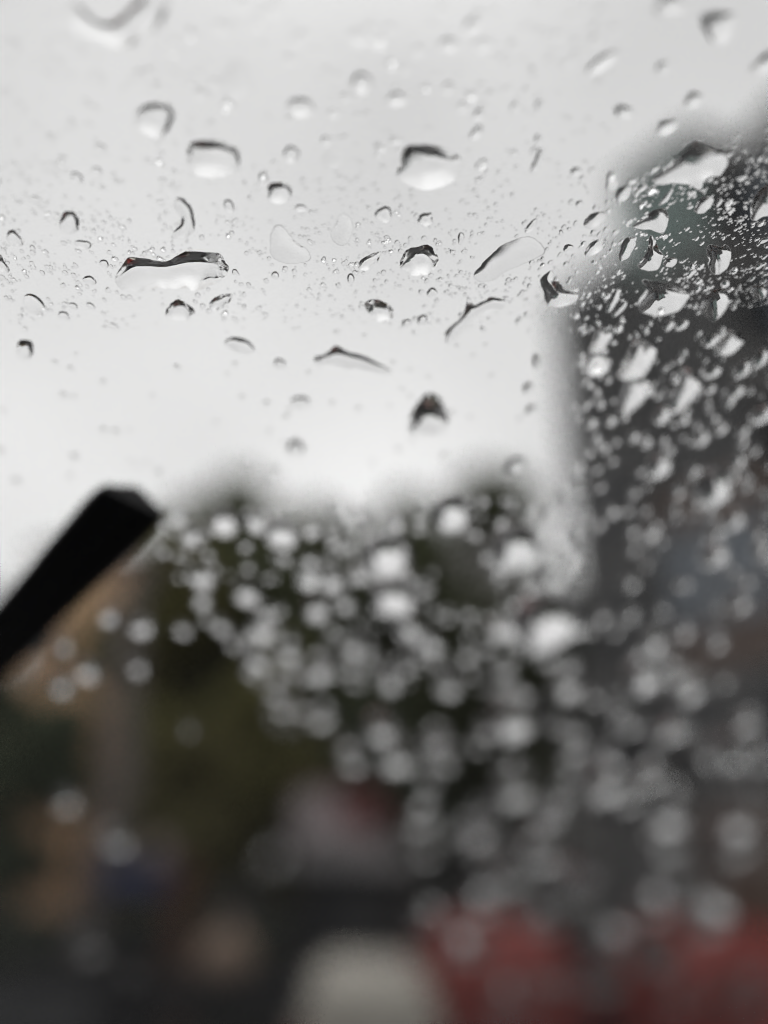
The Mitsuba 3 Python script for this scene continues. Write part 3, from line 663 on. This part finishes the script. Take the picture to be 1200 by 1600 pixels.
# things along the kerb at the left and in the middle
def px_box(x0, x1, y0, y1, dist, depth):
    a, b = at(x0, y1, dist), at(x1, y0, dist)
    return box((a[0], dist, a[2]), (b[0], dist + depth, b[2]))
k = 'market_stall'
add(k + '__awning', px_box(135, 240, 1345, 1392, 9, .9), 'blue_canvas')
for x in (145, 230):
    p = at(x, 1392, 9); add(numbered(k + '__post'), limb((p[0], 9.3, GROUND), (p[0], 9.3, p[2]), .03, .03), 'metal_frame')
p, q = at(150, 1470, 9), at(225, 1470, 9)
add(k + '__counter', box((p[0], 9.25, p[2] - .06), (q[0], 9.8, p[2])), 'dark_roof')
tag(k, 'dark blue awning on posts in the lower left', 'market stall')
k = 'notice_board'
add(k + '__board', px_box(212, 250, 1308, 1356, 10.0, .05), 'pink_board')
p = at(231, 1356, 10.0); add(k + '__post', limb((p[0], 10.08, GROUND), (p[0], 10.08, p[2] + .2), .03, .03), 'metal_frame')
tag(k, 'small pale pinkish board standing above the blue awning', 'notice board')
k = 'timber_post'
a, b = at(288, 1350, 8.5), at(275, 1545, 8.5)
add(k, limb((b[0], 8.5, GROUND), a, .16, .13, 12), 'rust_timber', 40)
tag(k, 'thick reddish brown timber post in the lower left', 'post')
k = 'canvas_sack'
p = at(352, 1495, 6.5)
s = trimesh.creation.icosphere(subdivisions=3, radius=1.0)
s.vertices = s.vertices * np.array([.21, .2, .17]) * (1 + .25 * (meshkit.fbm(s.vertices * 1.6 + 3, 3)[:, None] - .5)) + p
add(k + '__body', s, 'tan_canvas', True)
n_ = trimesh.creation.icosphere(subdivisions=2, radius=1.0); n_.vertices = n_.vertices * [.06, .06, .08] + p + [0.02, 0, .18]
add(k + '__knot', n_, 'tan_canvas', True)
tag(k, 'tan tied canvas sack on the handcart at the lower left', 'sack')
k = 'handcart'
add(k + '__bed', box((p[0] - .55, p[1] - .35, p[2] - .30), (p[0] + .6, p[1] + .5, p[2] - .17)), 'grey_paint')
for sx in (-.5, .5):
    w = trimesh.creation.cylinder(radius=.32, height=.07, sections=24); w.apply_transform(trimesh.transformations.rotation_matrix(math.pi / 2, [0, 1, 0])); w.apply_translation((p[0] + sx * 1.35, p[1], GROUND + .32))
    add(numbered(k + '__wheel'), w, 'tyre_rubber', 40)
for sx in (-.45, .5):
    add(numbered(k + '__leg'), box((p[0] + sx - .03, p[1] - .3, GROUND), (p[0] + sx + .03, p[1] - .24, p[2] - .303)), 'metal_frame')
tag(k, 'dark handcart carrying the tan sack at the bottom left', 'handcart')
k = 'kiosk'
add(k + '__roof', px_box(448, 650, 1322, 1352, 13.6, 2.2), 'grey_canvas')
a, b = at(465, 1352, 13.8), at(635, 1352, 13.8)
add(k + '__cabin', box((a[0], 13.8, GROUND), (b[0], 15.6, a[2] - .003)), 'dark_roof')
add(k + '__hatch', box((a[0] + .3, 13.75, GROUND + 1.0), (b[0] - .3, 13.797, a[2] - .35)), 'dark_glass')
add(k + '__sign', px_box(458, 598, 1232, 1321.5, 13.7, .12), 'red_board')
c1 = at(495, 1272, 13.66)
disc = trimesh.creation.cylinder(radius=.37, height=.05, sections=32); disc.apply_transform(trimesh.transformations.rotation_matrix(math.pi / 2, [1, 0, 0])); disc.apply_translation(c1)
add(k + '__sign__disc', disc, 'white_board', 40)
add(k + '__sign__strip', px_box(470, 592, 1296, 1318, 13.65, .035), 'white_board')
tag(k, 'kiosk with red and white sign above a flat grey roof', 'kiosk')

# cars ahead, seen from behind
def car(key, cx_px, roof_px, dist, paint, label, scale=1.0, van=False):
    c = at(cx_px, roof_px, dist); x = c[0]; top = c[2]; hgt = top - GROUND
    w, ln = .88 * scale, 4.0
    # side outline (along y, height share)
    prof = np.array([(0, .30), (.05, .22), (.6, .20), (3.4, .20), (3.95, .24), (4.0, .45), (3.7, .54), (2.95, .60), (2.3, .95), (1.5, 1.0), (.75, .98), (.35, .90), (.12, .64), (.02, .55)])
    if van: prof[-4:] = [(.45, .995), (.15, .95), (.04, .80), (0, .55)]
    prof[:, 1] *= hgt
    secs = []
    for sx in np.linspace(-1, 1, 13):
        e = max(0, abs(sx) - .55) / .45
        xx = sx * w
        q = prof.copy()
        tall = np.clip((q[:, 1] / hgt - .55) / .45, 0, 1)
        shrink = 1 - tall * .16 * abs(sx)
        q[:, 1] = np.where(q[:, 1] > .5 * hgt, q[:, 1] - e ** 2 * .16 * hgt * np.clip((q[:, 1] / hgt - .5) * 2, 0, 1), q[:, 1])
        q[:, 0] = 2 + (q[:, 0] - 2) * (1 - .07 * e ** 2)
        secs.append(np.c_[x + xx * shrink, dist + q[:, 0], GROUND + q[:, 1]])
    n, k = len(secs), len(prof)
    v = np.vstack(secs); f = []
    for i in range(n - 1):
        for j in range(k):
            a, b = i * k + j, i * k + (j + 1) % k
            f += [(a, b, b + k), (a, b + k, a + k)]
    m = trimesh.Trimesh(v, f, process=False)
    for i in (0, n - 1):
        poly = Polygon(secs[i][:, 1:]); vv, ff = trimesh.creation.triangulate_polygon(poly, engine='earcut')
        m = trimesh.util.concatenate([m, trimesh.Trimesh(np.c_[np.full(len(vv), secs[i][0][0]), vv], ff, process=False)])
    add(key + '__body', m, paint, 30)
    # rear window, lamps, plate, bumper, wheels
    z = lambda s: GROUND + s * hgt
    rw = np.array([(x - .62 * w, dist + .155, z(.68)), (x + .62 * w, dist + .155, z(.68)), (x + .56 * w, dist + .325, z(.87)), (x - .56 * w, dist + .325, z(.87))])
    nrm = np.array([0, -.75, .3]) * .02
    hull = trimesh.convex.convex_hull(np.vstack([rw + nrm, rw - nrm * 3]))
    if van:
        for s in (-1, 1):
            add(numbered(key + '__rear_door'), box((x + min(s * .02, s * .78 * w), dist - .012, z(.36)), (x + max(s * .02, s * .78 * w), dist + .06, z(.74))), paint)
    else: add(key + '__rear_window', hull, 'dark_glass')
    for s in (-1, 1):
        add(numbered(key + '__tail_lamp'), box((x + s * .83 * w - .09, dist - .01, z(.44)), (x + s * .83 * w + .09, dist + .2, z(.56))), 'lamp_red')
        for yy in (.85, 3.2):
            wl = trimesh.creation.cylinder(radius=.31, height=.2, sections=24); wl.apply_transform(trimesh.transformations.rotation_matrix(math.pi / 2, [0, 1, 0])); wl.apply_translation((x + s * (w - .09), dist + yy, GROUND + .31))
            add(numbered(key + '__wheel'), wl, 'tyre_rubber', 40)
    add(key + '__bumper', box((x - .9 * w, dist - .06, z(.22)), (x + .9 * w, dist + .1, z(.32))), 'black_plastic')
    add(key + '__number_plate', box((x - .26, dist - .02, z(.36)), (x + .26, dist + .02, z(.43))), 'white_board')
    tag(key, label, 'van' if van else 'car', None if van else 'cars ahead at the bottom of the view')
car('van', 578, 1520, 8.7, 'pale_paint', 'pale cream van with rounded roof at the bottom middle', scale=.88, van=True)
car('van_001', 802, 1450, 9.3, 'red_paint', 'dark red van just right of the pale cream van', van=True)
car('van_002', 1215, 1455, 8.0, 'red_paint', 'dark red van cut by the lower right corner', van=True)
car('car', 985, 1470, 14.0, 'grey_paint', 'dark car between the two red vans')
car('car_001', 0, 1540, 6.9, 'grey_paint', 'dark car in the lower left corner')
